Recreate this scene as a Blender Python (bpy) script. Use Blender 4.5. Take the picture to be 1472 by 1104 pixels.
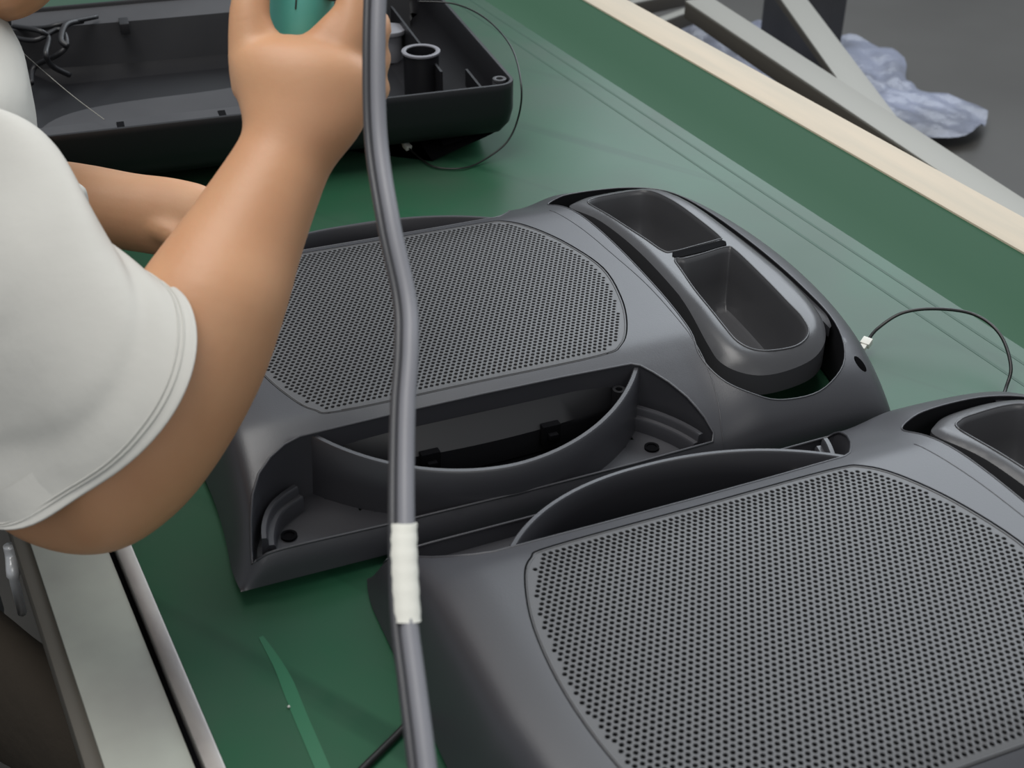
import bpy, bmesh, math, random
import numpy as np
from mathutils import Vector, Matrix
from mathutils.geometry import delaunay_2d_cdt
random.seed(4)
for o in list(bpy.data.objects): bpy.data.objects.remove(o)
C = bpy.context.scene.collection
S = bpy.context.scene
V = Vector
A = np.array

# ------------------------------------------------------------------ camera
FP = 1900.0                                   # focal length in pixels of the 1472 frame
HC = 0.66874                                  # height above the bench top (bench top is z = 0)
FWD = V((0, 0.82792744, -0.56083523)); RGT = V((0.99994487, 0.00588904, 0.00869363)); UPV = V((-0.01050048, 0.56080432, 0.82788179))
cd = bpy.data.cameras.new('camera'); cam = bpy.data.objects.new('camera', cd); C.objects.link(cam)
cam.matrix_world = Matrix(((RGT.x, UPV.x, -FWD.x, 0), (RGT.y, UPV.y, -FWD.y, 0), (RGT.z, UPV.z, -FWD.z, HC), (0, 0, 0, 1)))
cd.sensor_width = 36; cd.lens = 36 * FP / 1472; cd.clip_start = 0.02
cd.dof.use_dof = True; cd.dof.focus_distance = 1.2; cd.dof.aperture_fstop = 11
S.camera = cam

# ------------------------------------------------------------------ light
S.view_settings.view_transform = 'Standard'; S.view_settings.look = 'None'
S.view_settings.exposure = 0.0; S.view_settings.gamma = 1; S.view_settings.use_curve_mapping = False
w = bpy.data.worlds.new('world'); S.world = w; w.use_nodes = True
w.node_tree.nodes['Background'].inputs[0].default_value = (0.86, 0.93, 1.0, 1)
w.node_tree.nodes['Background'].inputs[1].default_value = 0.31
def area(name, loc, target, sx, sy, power, col=(1, 1, 1)):
    l = bpy.data.lights.new(name, 'AREA'); l.shape = 'RECTANGLE'; l.size = sx; l.size_y = sy; l.energy = power; l.color = col
    o = bpy.data.objects.new(name, l); C.objects.link(o); o.location = loc
    o.rotation_euler = (V(target) - V(loc)).to_track_quat('-Z', 'Y').to_euler(); return o
area('window_light', (2.3, 5.4, 3.3), (0.5, 1.2, 0.2), 4.8, 3.4, 205, (0.86, 0.93, 1.0))
area('ceiling_light', (-0.6, 1.0, 2.9), (0.1, 1.0, 0), 2.4, 1.6, 66, (1.0, 0.98, 0.95))

area('fill_light_behind', (0.9, -1.6, 2.0), (-0.2, 0.8, 0.1), 1.8, 1.0, 13, (1.0, 0.98, 0.95))  # added fill lamp, lifts the elbow and sleeve from behind the camera

# ------------------------------------------------------------------ helpers
YAW = 0.48545557
BX = V((math.cos(YAW), math.sin(YAW), 0)); BY = V((-math.sin(YAW), math.cos(YAW), 0))
def pt(px, py, d):
    """the point at depth d (metres along the lens axis) seen at a pixel of the 1472x1104 frame"""
    return V((0, 0, HC)) + (FWD + RGT * ((px - 736) / FP) - UPV * ((py - 552) / FP)) * d
def ptz(px, py, z):
    r = FWD + RGT * ((px - 736) / FP) - UPV * ((py - 552) / FP)
    return V((0, 0, HC)) + r * ((z - HC) / r.z)
def bw(x, y, z=0): return BX * x + BY * y + V((0, 0, z))
def mat(name, col, rough=0.5, metal=0.0, noise=None, bump=None, spec=0.5, **kw):
    m = bpy.data.materials.new(name); m.use_nodes = True; nt = m.node_tree; b = nt.nodes['Principled BSDF']
    b.inputs['Base Color'].default_value = (*col, 1); b.inputs['Roughness'].default_value = rough
    b.inputs['Metallic'].default_value = metal; b.inputs['Specular IOR Level'].default_value = spec
    for k, v in kw.items(): b.inputs[k.replace('_', ' ')].default_value = v
    tc = nt.nodes.new('ShaderNodeTexCoord')
    def nz(scale, detail=4, stretch=None):
        n = nt.nodes.new('ShaderNodeTexNoise'); n.inputs['Scale'].default_value = scale; n.inputs['Detail'].default_value = detail
        if stretch:
            mp = nt.nodes.new('ShaderNodeMapping'); mp.inputs['Scale'].default_value = stretch[:3]
            if len(stretch) > 3: mp.inputs['Rotation'].default_value = (0, 0, stretch[3])
            nt.links.new(tc.outputs['Object'], mp.inputs[0]); nt.links.new(mp.outputs[0], n.inputs['Vector'])
        else: nt.links.new(tc.outputs['Object'], n.inputs['Vector'])
        return n
    if noise:
        scale, col2, lo, hi = noise[:4]; n = nz(scale, 5, noise[4] if len(noise) > 4 else None)
        r = nt.nodes.new('ShaderNodeValToRGB'); r.color_ramp.elements[0].position = lo; r.color_ramp.elements[1].position = hi
        r.color_ramp.elements[0].color = (*col, 1); r.color_ramp.elements[1].color = (*col2, 1)
        nt.links.new(n.outputs[0], r.inputs[0]); nt.links.new(r.outputs[0], b.inputs['Base Color'])
    if bump:
        n = nz(bump[0], 6, bump[2] if len(bump) > 2 else None); bp = nt.nodes.new('ShaderNodeBump'); bp.inputs['Strength'].default_value = bump[1]
        bp.inputs['Distance'].default_value = bump[3] if len(bump) > 3 else 0.001
        nt.links.new(n.outputs[0], bp.inputs['Height']); nt.links.new(bp.outputs[0], b.inputs['Normal'])
    return m
M = {}
M['shell'] = mat('charcoal_plastic', (0.038, 0.038, 0.044), 0.40, bump=(900, 0.25, None, 0.0003), spec=0.75)
M['tray'] = mat('satin_plastic', (0.060, 0.060, 0.064), 0.30, bump=(700, 0.12, None, 0.0003))
M['grille'] = mat('grille_metal', (0.085, 0.085, 0.088), 0.42, spec=0.5)
M['inner'] = mat('inner_plastic', (0.013, 0.013, 0.015), 0.45)
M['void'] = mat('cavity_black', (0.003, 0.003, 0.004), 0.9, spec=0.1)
M['black'] = mat('black_plastic', (0.010, 0.010, 0.012), 0.42, bump=(700, 0.1, None, 0.0003))
M['innergrey'] = mat('dull_grey_plastic', (0.060, 0.060, 0.064), 0.5, noise=(9, (0.042, 0.042, 0.046), 0.3, 0.7))
M['wire'] = mat('wire_black', (0.01, 0.01, 0.01), 0.35)
M['whiteplug'] = mat('white_plug', (0.72, 0.72, 0.66), 0.4)
M['skin'] = mat('skin', (0.60, 0.325, 0.175), 0.5, noise=(14, (0.54, 0.27, 0.14), 0.35, 0.7), bump=(260, 0.25, None, 0.0006), Subsurface_Weight=0.12, Subsurface_Scale=0.01)
M['cloth'] = mat('white_cotton', (0.56, 0.55, 0.51), 0.9, noise=(6, (0.52, 0.51, 0.475), 0.35, 0.7), bump=(7, 0.35, (1, 1, 1), 0.012), spec=0.15)
M['trouser'] = mat('dark_trouser_cloth', (0.055, 0.045, 0.035), 0.9, bump=(14, 0.6, (1, 1, 1), 0.01), spec=0.1)
M['hair'] = mat('black_hair', (0.01, 0.008, 0.007), 0.5)
M['teal'] = mat('teal_plastic', (0.11, 0.47, 0.40), 0.38, noise=(30, (0.09, 0.42, 0.36), 0.4, 0.7))
M['hose'] = mat('grey_hose', (0.20, 0.20, 0.22), 0.45)
M['cable'] = mat('dark_cable', (0.045, 0.045, 0.05), 0.4)
M['tape'] = mat('white_tape', (0.72, 0.71, 0.64), 0.6, bump=(60, 0.5, None, 0.001))
M['steel'] = mat('worn_steel', (0.42, 0.40, 0.38), 0.42, 0.75, noise=(40, (0.22, 0.20, 0.20), 0.4, 0.75, (1, 0.2, 1)), bump=(120, 0.3, None, 0.0006))
M['alu'] = mat('pale_aluminium', (0.36, 0.37, 0.32), 0.55, 0.1, noise=(7, (0.25, 0.245, 0.22), 0.42, 0.72))
M['bar'] = mat('bare_bar', (0.30, 0.29, 0.255), 0.5, 0.15)
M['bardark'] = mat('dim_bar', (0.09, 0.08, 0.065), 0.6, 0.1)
M['wood'] = mat('pale_wood', (0.58, 0.49, 0.37), 0.6, noise=(5, (0.50, 0.44, 0.34), 0.4, 0.7, (7, 0.7, 1, -YAW)), bump=(30, 0.3, (7, 0.7, 1, -YAW)))
M['floor'] = mat('workshop_floor', (0.055, 0.050, 0.043), 0.38, noise=(1.6, (0.078, 0.073, 0.065), 0.35, 0.7), bump=(9, 0.2))
M['sheet'] = mat('clear_film', (0.27, 0.29, 0.38), 0.3, noise=(3, (0.06, 0.06, 0.065), 0.4, 0.65), bump=(12, 0.7, None, 0.02))  # bluish patches put the reflections on the film into its colour

def link(name, me, m=None, parent=None, smooth=True):
    o = bpy.data.objects.new(name, me); C.objects.link(o)
    if m: me.materials.append(m)
    if parent: o.parent = parent
    if smooth: me.shade_smooth()
    return o
def mesh(name, vs, fs, m=None, parent=None, smooth=True):
    me = bpy.data.meshes.new(name); me.from_pydata([tuple(v) for v in vs], [], fs); me.update()
    return link(name, me, m, parent, smooth)
def tag(o, label, cat=None, group=None, kind=None):
    if label: o['label'] = label
    if cat: o['category'] = cat
    if group: o['group'] = group
    if kind: o['kind'] = kind
    return o
def empty(name, loc, rz, label, cat, group=None):
    o = bpy.data.objects.new(name, None); C.objects.link(o); o.location = loc; o.rotation_euler = (0, 0, rz); o.empty_display_size = .05
    return tag(o, label, cat, group)
def catmull(P, n=8, closed=True):
    P = [V(p) for p in P]; N = len(P); out = []
    for i in range(N if closed else N - 1):
        g = (lambda k: P[k % N]) if closed else (lambda k: P[max(0, min(N - 1, k))])
        a, b, c, d = g(i - 1), g(i), g(i + 1), g(i + 2)
        for k in range(n):
            t = k / n
            out.append(0.5 * ((2 * b) + (c - a) * t + (2 * a - 5 * b + 4 * c - d) * t * t + (3 * b - a - 3 * c + d) * t ** 3))
    if not closed: out.append(P[-1])
    return out
def tube_geo(path, r, n=8, cap=True):
    path = [V(p) for p in path]; vs = []; fs = []; up = None
    for i, p in enumerate(path):
        t = (path[min(i + 1, len(path) - 1)] - path[max(i - 1, 0)]).normalized()
        if up is None: up = t.orthogonal().normalized()
        up = (up - t * up.dot(t)).normalized(); s = t.cross(up); rr = r[i] if hasattr(r, '__len__') else r
        for k in range(n):
            a = 2 * math.pi * k / n; vs.append(p + (up * math.cos(a) + s * math.sin(a)) * rr)
    for i in range(len(path) - 1):
        for k in range(n): fs.append((i * n + k, i * n + (k + 1) % n, (i + 1) * n + (k + 1) % n, (i + 1) * n + k))
    if cap: fs += [tuple(range(n))[::-1], tuple((len(path) - 1) * n + k for k in range(n))]
    return vs, fs
def tube(name, path, r, m, parent=None, n=8): return mesh(name, *tube_geo(path, r, n), m, parent)
class G:
    """collects pieces of one mesh"""
    def __init__(s): s.v = []; s.f = []
    def add(s, vs, fs):
        k = len(s.v); s.v += [V(v) for v in vs]; s.f += [tuple(i + k for i in f) for f in fs]; return s
    def box(s, a, b, fr=None):
        (x0, y0, z0), (x1, y1, z1) = a, b
        vs = [(x, y, z) for z in (z0, z1) for x, y in ((x0, y0), (x1, y0), (x1, y1), (x0, y1))]
        if fr: vs = [fr(*v) for v in vs]
        return s.add(vs, [(3, 2, 1, 0), (4, 5, 6, 7), (0, 1, 5, 4), (1, 2, 6, 5), (2, 3, 7, 6), (3, 0, 4, 7)])
    def cyl(s, c, r, z0, z1, n=20, r2=None):
        r2 = r if r2 is None else r2
        vs = [(c[0] + q * math.cos(2 * math.pi * k / n), c[1] + q * math.sin(2 * math.pi * k / n), z) for q, z in ((r, z0), (r2, z1)) for k in range(n)]
        return s.add(vs, [(k, (k + 1) % n, n + (k + 1) % n, n + k) for k in range(n)] + [tuple(range(n))[::-1], tuple(range(n, 2 * n))])
    def ring(s, c, ro, ri, z0, z1, n=24):
        vs = [(c[0] + q * math.cos(2 * math.pi * k / n), c[1] + q * math.sin(2 * math.pi * k / n), z) for q, z in ((ro, z0), (ro, z1), (ri, z1), (ri, z0)) for k in range(n)]
        return s.add(vs, [(j * n + k, j * n + (k + 1) % n, ((j + 1) % 4) * n + (k + 1) % n, ((j + 1) % 4) * n + k) for j in range(4) for k in range(n)])
    def done(s, name, m, parent=None, smooth=False, bevel=0, seg=2):
        o = mesh(name, s.v, s.f, m, parent, smooth)
        bm = bmesh.new(); bm.from_mesh(o.data); bmesh.ops.recalc_face_normals(bm, faces=bm.faces)
        if bevel:
            es = [e for e in bm.edges if len(e.link_faces) == 2 and e.calc_face_angle() > 0.6]
            bmesh.ops.bevel(bm, geom=es, offset=bevel, segments=seg, affect='EDGES', profile=0.6)
        bm.to_mesh(o.data); bm.free()
        if smooth or bevel:
            o.data.shade_smooth(); o.data.set_sharp_from_angle(angle=0.7)
        return o

# ------------------------------------------------------------------ setting: floor and bench
def grid_floor():
    n = 24; vs = []; fs = []
    for j in range(n + 1):
        for i in range(n + 1): vs.append((-3.5 + 10 * i / n, -2.5 + 10 * j / n, -0.75))
    for j in range(n):
        for i in range(n): a = j * (n + 1) + i; fs.append((a, a + 1, a + n + 2, a + n + 1))
    return vs, fs
o = mesh('floor', *grid_floor(), M['floor']); tag(o, 'dark grey workshop floor below the bench', kind='structure')

# belt material: green with long faint streaks
mb = mat('green_belt', (0.030, 0.125, 0.062), 0.30, bump=(3, 0.05, None, 0.01)); M['belt'] = mb
def streaks(m, base, alt):
    nt = m.node_tree; b = nt.nodes['Principled BSDF']; tc = nt.nodes.new('ShaderNodeTexCoord'); b.inputs['Specular IOR Level'].default_value = .21
    mp = nt.nodes.new('ShaderNodeMapping'); mp.inputs['Rotation'].default_value = (0, 0, -YAW); mp.vector_type = 'TEXTURE' if False else 'POINT'
    sc = nt.nodes.new('ShaderNodeMapping'); sc.inputs['Scale'].default_value = (30, 0.8, 1)
    nt.links.new(tc.outputs['Object'], mp.inputs[0]); nt.links.new(mp.outputs[0], sc.inputs[0])
    n = nt.nodes.new('ShaderNodeTexNoise'); n.inputs['Scale'].default_value = 1; n.inputs['Detail'].default_value = 2; nt.links.new(sc.outputs[0], n.inputs['Vector'])
    n2 = nt.nodes.new('ShaderNodeTexNoise'); n2.inputs['Scale'].default_value = 5; n2.inputs['Detail'].default_value = 6; nt.links.new(tc.outputs['Object'], n2.inputs['Vector'])
    r = nt.nodes.new('ShaderNodeValToRGB'); e = r.color_ramp.elements; e[0].position = 0.30; e[1].position = 0.40; e[0].color = (*alt, 1); e[1].color = (*base, 1)
    nt.links.new(n.outputs[0], r.inputs[0])
    mx = nt.nodes.new('ShaderNodeMixRGB'); mx.inputs[2].default_value = (base[0] * 1.7, base[1] * 0.95, base[2] * 1.15, 1); 
    r2 = nt.nodes.new('ShaderNodeValToRGB'); r2.color_ramp.elements[0].position = .42; r2.color_ramp.elements[1].position = .62
    nt.links.new(n2.outputs[0], r2.inputs[0]); nt.links.new(r2.outputs[0], mx.inputs[0]); nt.links.new(r.outputs[0], mx.inputs[1]); nt.links.new(mx.outputs[0], b.inputs['Base Color'])
    mr = nt.nodes.new('ShaderNodeMapRange'); mr.inputs[3].default_value = 0.24; mr.inputs[4].default_value = 0.40
    nt.links.new(n2.outputs[0], mr.inputs[0]); nt.links.new(mr.outputs[0], b.inputs['Roughness'])
streaks(mb, (0.022, 0.088, 0.046), (0.013, 0.062, 0.032))
M['beltline'] = mat('belt_line', (0.014, 0.062, 0.032), 0.45, spec=0.3)
M['beltedge'] = mat('green_belt_edge', (0.026, 0.085, 0.043), 0.65, spec=0.2)
Y0, Y1 = -0.6, 3.6
bench = empty('work_bench', bw(0.55, 1.0, 0), YAW, 'long green-topped assembly bench with pale wooden far edge and metal near edge', 'bench')
def bfr(x, y, z): return (x - 0.55, y - 1.0, z)
# belt top with a slightly lifted far margin, built as one strip profile
prof = [(0.098, -0.003), (0.100, 0.0), (0.92, 0.0), (0.94, 0.0012), (0.965, 0.006), (1.0, 0.013), (1.035, 0.0195)]
def strip(prof, thick):
    g = G(); vs = []; n = len(prof)
    for y in (Y0, Y1):
        vs += [bfr(x, y, z) for x, z in prof] + [bfr(x, y, z - thick) for x, z in reversed(prof)]
    k = 2 * n
    return g.add(vs, [(i, (i + 1) % k, k + (i + 1) % k, k + i) for i in range(k)] + [tuple(range(k))[::-1], tuple(range(k, 2 * k))])
strip(prof[:3], 0.03).done('belt', M['belt'], bench)
for x in (.8725, .899): G().box((x, Y0, -.001), (x + .0035, Y1, .0002), bfr).done('belt_line', M['beltline'], bench)
strip(prof[2:], 0.03).done('belt_margin', M['beltedge'], bench, smooth=True)
G().box((1.03, Y0, -0.05), (1.09, Y1, 0.021), bfr).done('wooden_edge', M['wood'], bench, bevel=0.002)
G().box((0.0885, Y0, -0.03), (0.1005, Y1, 0.004), bfr).done('steel_trim', M['steel'], bench, bevel=0.002)
G().box((0.033, Y0, -0.012), (0.084, Y1, -0.002), bfr).done('aluminium_strip', M['alu'], bench, bevel=0.001)
G().box((0.084, Y0, -0.03), (0.0885, Y1, -0.010), bfr).done('joint', M['void'], bench)
G().box((0.022, Y0, -0.075), (0.034, Y1, -0.006), bfr).done('side_rail', M['bardark'], bench, bevel=0.002)
tb = G()
tb.box((0.034, Y0, -0.06), (1.08, Y1, -0.031), bfr)
tb.done('underside_board', M['innergrey'], bench)
def to_bench(p): d = p - bench.location; c, s_ = math.cos(YAW), math.sin(YAW); return V((d.x * c + d.y * s_, -d.x * s_ + d.y * c, d.z))
rt0, rt1 = to_bench(ptz(97, 988, -.06)), to_bench(ptz(146, 1112, -.06))
tube('rail_tube', [rt0, rt0 + (rt1 - rt0) * 5], 0.0042, M['bar'], bench, 12)
for yy in (-0.4, 1.5, 3.4):
    for xx in (0.10, 1.02):
        G().box((xx - .025, yy - .025, -0.75), (xx + .025, yy + .025, -0.06), bfr).done('leg', M['bar'], bench, bevel=.003)
# the guide line worn on the belt near the camera (real groove filler, flat)
def flat_line(pxs, wid, name, m, z=0.0004):
    P = [ptz(x, y, z) for x, y in pxs]; P = catmull(P, 6, False); vs = []; fs = []
    for i, p in enumerate(P):
        t = (P[min(i + 1, len(P) - 1)] - P[max(i - 1, 0)]).normalized(); s = V((t.y, -t.x, 0)) * wid * (0.35 + 0.65 * min(1, i / 8)) / 2
        vs += [p - s, p + s, p + s - V((0, 0, .0008)), p - s - V((0, 0, .0008))]
    for i in range(len(P) - 1):
        a = 4 * i; fs += [(a + j, a + (j + 1) % 4, a + 4 + (j + 1) % 4, a + 4 + j) for j in range(4)]
    inv = (Matrix.Translation(bench.location) @ Matrix.Rotation(YAW, 4, 'Z')).inverted()
    return mesh(name, [inv @ v for v in vs], fs, m, bench, False)
M['belt_mark'] = mat('bright_green_mark', (0.010, 0.115, 0.050), 0.4)
tag(flat_line([(375, 915), (405, 965), (432, 1030), (462, 1100), (490, 1170)], 0.009, 'worn_stripe', M['belt_mark']), 'bright green worn stripe')
mesh('crumb', [(*(ptz(415, 1016, 0.001) + V((dx, dy, dz)))[:],) for dx, dy, dz in ((0, 0, .0015), (.0014, 0, 0), (0, .0014, 0), (-.0012, 0, 0), (0, -.0012, 0), (0, 0, -.001))],
     [(0, 1, 2), (0, 2, 3), (0, 3, 4), (0, 4, 1), (5, 2, 1), (5, 3, 2), (5, 4, 3), (5, 1, 4)], M['whiteplug'])
tag(bpy.data.objects['crumb'], 'tiny white crumb of plastic on the belt beside the bright green stripe', 'crumb')

# ------------------------------------------------------------------ speaker front housing
YP = [(0, .0735), (.06, .0733), (.10, .0728), (.125, .0713), (.145, .066), (.165, .0585), (.185, .050), (.205, .039), (.218, .027), (.2245, .014), (.227, 0)]
YQ = [(0, .0735), (.06, .0733), (.10, .0726), (.13, .0712), (.155, .068), (.175, .0625), (.195, .054), (.210, .043), (.221, .028), (.2255, .014), (.227, 0)]
GP = [(-.226, 0), (-.206, .83), (-.200, .92), (-.188, .975), (-.165, 1), (.2, 1), (.25, .99), (.3, .955), (.33, .91), (.35, .85), (.37, .72), (.383, .52), (.391, .28), (.395, 0)]
def smooth1d(P, n=400):
    x = A([p[0] for p in P]); y = A([p[1] for p in P]); m = np.zeros(len(x)); d = np.diff(y) / np.diff(x)
    m[0] = d[0]; m[-1] = d[-1]
    for i in range(1, len(x) - 1): m[i] = 0 if d[i - 1] * d[i] <= 0 else 2 * d[i - 1] * d[i] / (d[i - 1] + d[i])
    X = np.linspace(x[0], x[-1], n); Y = []
    for q in X:
        i = min(max(np.searchsorted(x, q, side='right') - 1, 0), len(x) - 2); h = x[i + 1] - x[i]; t = (q - x[i]) / h
        Y.append((2 * t ** 3 - 3 * t * t + 1) * y[i] + (t ** 3 - 2 * t * t + t) * h * m[i] + (-2 * t ** 3 + 3 * t * t) * y[i + 1] + (t ** 3 - t * t) * h * m[i + 1])
    return X, A(Y)
yX, yZ = smooth1d(YP, 1200); qX, qZ = smooth1d(YQ, 1200); gX, gZ = smooth1d(GP, 3000)
def bow(x, y):
    if x < -.18: return -.006 * min(1, (-.18 - x) / .046) * (max(0, abs(y) - .19) / .037) ** 2 - .011 * min(1, max(0, (-.188 - x) / .038)) * math.sin(math.pi * min(1, max(0, -y / .227))) ** .8
    t = min(max((x - .19) / .18, 0), 1); return .042 * (y / .227) ** 2 * t * t * (3 - 2 * t)
def unbow(x, y):
    if -.18 < x < .1885: return x
    q = x
    for _ in range(6): q = x + bow(q, y)
    return q
yZl, qZl, gZl = yZ.tolist(), qZ.tolist(), gZ.tolist()
def tab(L, x0, x1, x):        # even-step table lookup
    k = (x - x0) / (x1 - x0) * (len(L) - 1); k = min(max(k, 0), len(L) - 1.000001); i = int(k); return L[i] + (L[i + 1] - L[i]) * (k - i)
def zs0(q, y):                # height on the un-bowed plan
    t = min(max((q - .178) / .05, 0), 1); t = t * t * (3 - 2 * t); ay = abs(y); z = 0
    if t < 1: z += (1 - t) * tab(yZl, 0, .227, ay)
    if t > 0: z += t * tab(qZl, 0, .227, ay)
    return z * tab(gZl, gX[0], gX[-1], q)
def zs(x, y): return float(zs0(unbow(x, y), y))
# arc length parametrisation so the steep sides are meshed evenly
ya = np.concatenate([[0], np.cumsum(np.hypot(np.diff(yX), np.diff(yZ)))])
ga = np.concatenate([[0], np.cumsum(np.hypot(np.diff(gX), np.diff(gZ) * .0735))])
def to_uv(x, y):
    q = unbow(x, y); return (float(np.interp(q, gX, ga)), float(np.sign(y) * np.interp(abs(y), yX, ya)))
def from_uv(u, v):
    q = float(np.interp(u, ga, gX)); y = float(np.sign(v) * np.interp(abs(v), ya, yX)); return V((q - bow(q, y), y, float(zs0(q, y))))
def c2(P, n=6): return [(p.x, p.y) for p in catmull([(x, y, 0) for x, y in P], n)]
def area2(P): return 0.5 * sum(P[i - 1][0] * P[i][1] - P[i][0] * P[i - 1][1] for i in range(len(P)))
def inside(p, P):
    c = False; x, y = p; j = len(P) - 1
    for i in range(len(P)):
        if (P[i][1] > y) != (P[j][1] > y) and x < (P[j][0] - P[i][0]) * (y - P[i][1]) / (P[j][1] - P[i][1]) + P[i][0]: c = not c
        j = i
    return c
def insides(Q, P):
    P = A(P); x, y = Q[:, 0], Q[:, 1]; c = np.zeros(len(Q), bool); j = len(P) - 1
    for i in range(len(P)):
        if P[i, 1] != P[j, 1]: c ^= ((P[i, 1] > y) != (P[j, 1] > y)) & (x < (P[j, 0] - P[i, 0]) * (y - P[i, 1]) / (P[j, 1] - P[i, 1]) + P[i, 0])
        j = i
    return c
def offset(P, d):             # inwards for d > 0
    s = 1 if area2(P) > 0 else -1; out = []
    for i in range(len(P)):
        a, b = V(P[i - 1]), V(P[(i + 1) % len(P)]); t = (b - a).normalized(); out.append((P[i][0] - s * t.y * d, P[i][1] + s * t.x * d))
    return out
def grille_outline():
    R = []; a, c, b = .118, .057, .1315
    P = [(-.112, -b), (.0, -b), (.108, -b), (.1335, -.124), (.152, -.098), (.1685, -.055), (.178, 0), (.1685, .055), (.152, .098), (.1335, .124), (.108, b), (0, b), (-.112, b), (-.1315, .1245),
         (-.144, .105), (-.157, .06), (-.162, 0), (-.157, -.06), (-.144, -.105), (-.1315, -.1245)]
    return c2(P, 5)
GO = grille_outline()
def pocket(s):
    low = [(-.2085, .2205), (-.205, .2195), (-.10, .2205), (0, .2208), (.10, .2205), (.172, .2195), (.1748, .215)]
    right = [(.1715, .2045), (.1645, .186), (.1555, .170), (.1465, .158), (.139, .1495), (.132, .1462)]
    chord = [(.07, .1445), (0, .144), (-.07, .1445), (-.137, .146)]
    left = [(-.1500, .1465), (-.163, .1505), (-.176, .158), (-.1875, .168), (-.196, .181), (-.202, .196), (-.2065, .211), (-.2085, .2190)]
    P = []
    for a in (low[1:], right, chord, left): P += a
    out = []
    for p, q in zip(P, P[1:] + P[:1]):
        n = max(1, int(math.dist(p, q) / .008))
        out += [(p[0] + (q[0] - p[0]) * k / n, s * (p[1] + (q[1] - p[1]) * k / n)) for k in range(n)]
    return out
SLOT = c2([(.197, .163), (.215, .174), (.25, .181), (.295, .180), (.331, .158), (.3425, .10), (.3465, .0), (.345, -.08), (.340, -.14), (.320, -.185), (.287, -.207), (.25, -.2105), (.222, -.204), (.2015, -.184),
           (.1935, -.155), (.1995, -.125), (.2060, -.06), (.2100, .03), (.2085, .10), (.202, .14)], 5)
TRAY = c2([(.2135, .146), (.226, .162), (.25, .1715), (.295, .1715), (.325, .152), (.3365, .085), (.340, -.02), (.337, -.11), (.3255, -.15), (.299, -.1745), (.262, -.183), (.232, -.179), (.213, -.160), (.2125, -.13), (.2240, -.06), (.2295, .03), (.2245, .10)], 6)
CUPB = c2([(.2335, .140), (.244, .1525), (.262, .1555), (.290, .1555), (.306, .1475), (.312, .12), (.3155, .07), (.316, .024), (.311, .0185), (.285, .0145), (.258, .0115), (.2505, .017), (.2465, .045), (.239, .09)], 6)
CUPF = c2([(.2525, -.0045), (.262, -.0065), (.285, -.0035), (.3105, .0005), (.315, -.007), (.3125, -.05), (.3075, -.105), (.3065, -.135), (.300, -.155), (.280, -.1655), (.250, -.1635), (.236, -.150), (.2345, -.125), (.240, -.07), (.248, -.025)], 6)
HOLE = [(.3350 + .0052 * math.cos(t), -.1885 + .0075 * math.sin(t)) for t in np.linspace(0, 2 * math.pi, 17)[:-1]]

def cdt_surface(outer, holes, step, fwd, grid=None):
    """triangulate outer minus holes (2-D lists) with interior grid points"""
    pts = []; edges = []
    def ring(P):
        k = len(pts); pts.extend([V(p) for p in P]); n = len(P); edges.extend([(k + i, k + (i + 1) % n) for i in range(n)])
    ring(outer)
    for h in holes: ring(h)
    xs = [p[0] for p in outer]; ys = [p[1] for p in outer]
    bd = A([tuple(p) for p in pts]); cand = []
    x = min(xs) + step / 2
    j = 0
    while x < max(xs):
        y = min(ys) + (step / 2 if j % 2 else step)
        while y < max(ys): cand.append((x, y)); y += step
        x += step * .87; j += 1
    cand = A(cand); ok = insides(cand, outer)
    for h in holes: ok &= ~insides(cand, h)
    cand = cand[ok]; cand = cand[[np.min(((bd - c) ** 2).sum(1)) > (step * .45) ** 2 for c in cand]]
    pts.extend([V(c) for c in cand])
    vs, es, fs, *_ = delaunay_2d_cdt(pts, edges, [], 0, 1e-7)
    vs = [tuple(v) for v in vs]; keep = []
    cs = A([(sum(vs[i][0] for i in f) / len(f), sum(vs[i][1] for i in f) / len(f)) for f in fs]); ok = insides(cs, outer)
    for h in holes: ok &= ~insides(cs, h)
    keep = [tuple(f) for f, k in zip(fs, ok) if k]
    return [fwd(*v) for v in vs], keep
def skirt(g, P, ztop, zbot, draft=0, steps=1, out=False):
    """wall hanging from outline P; ztop(x, y) or number"""
    n = len(P); Q = offset(P, draft) if draft else P; base = len(g.v); vs = []
    for s in range(steps + 1):
        t = s / steps
        for p, q in zip(P, Q):
            x, y = p[0] + (q[0] - p[0]) * t, p[1] + (q[1] - p[1]) * t; zt = ztop(*p) if callable(ztop) else ztop
            vs.append((x, y, zt + (min(zbot, zt) - zt) * t))
    g.add(vs, [(s * n + i, s * n + (i + 1) % n, (s + 1) * n + (i + 1) % n, (s + 1) * n + i) for s in range(steps) for i in range(n)])
    return Q

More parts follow.
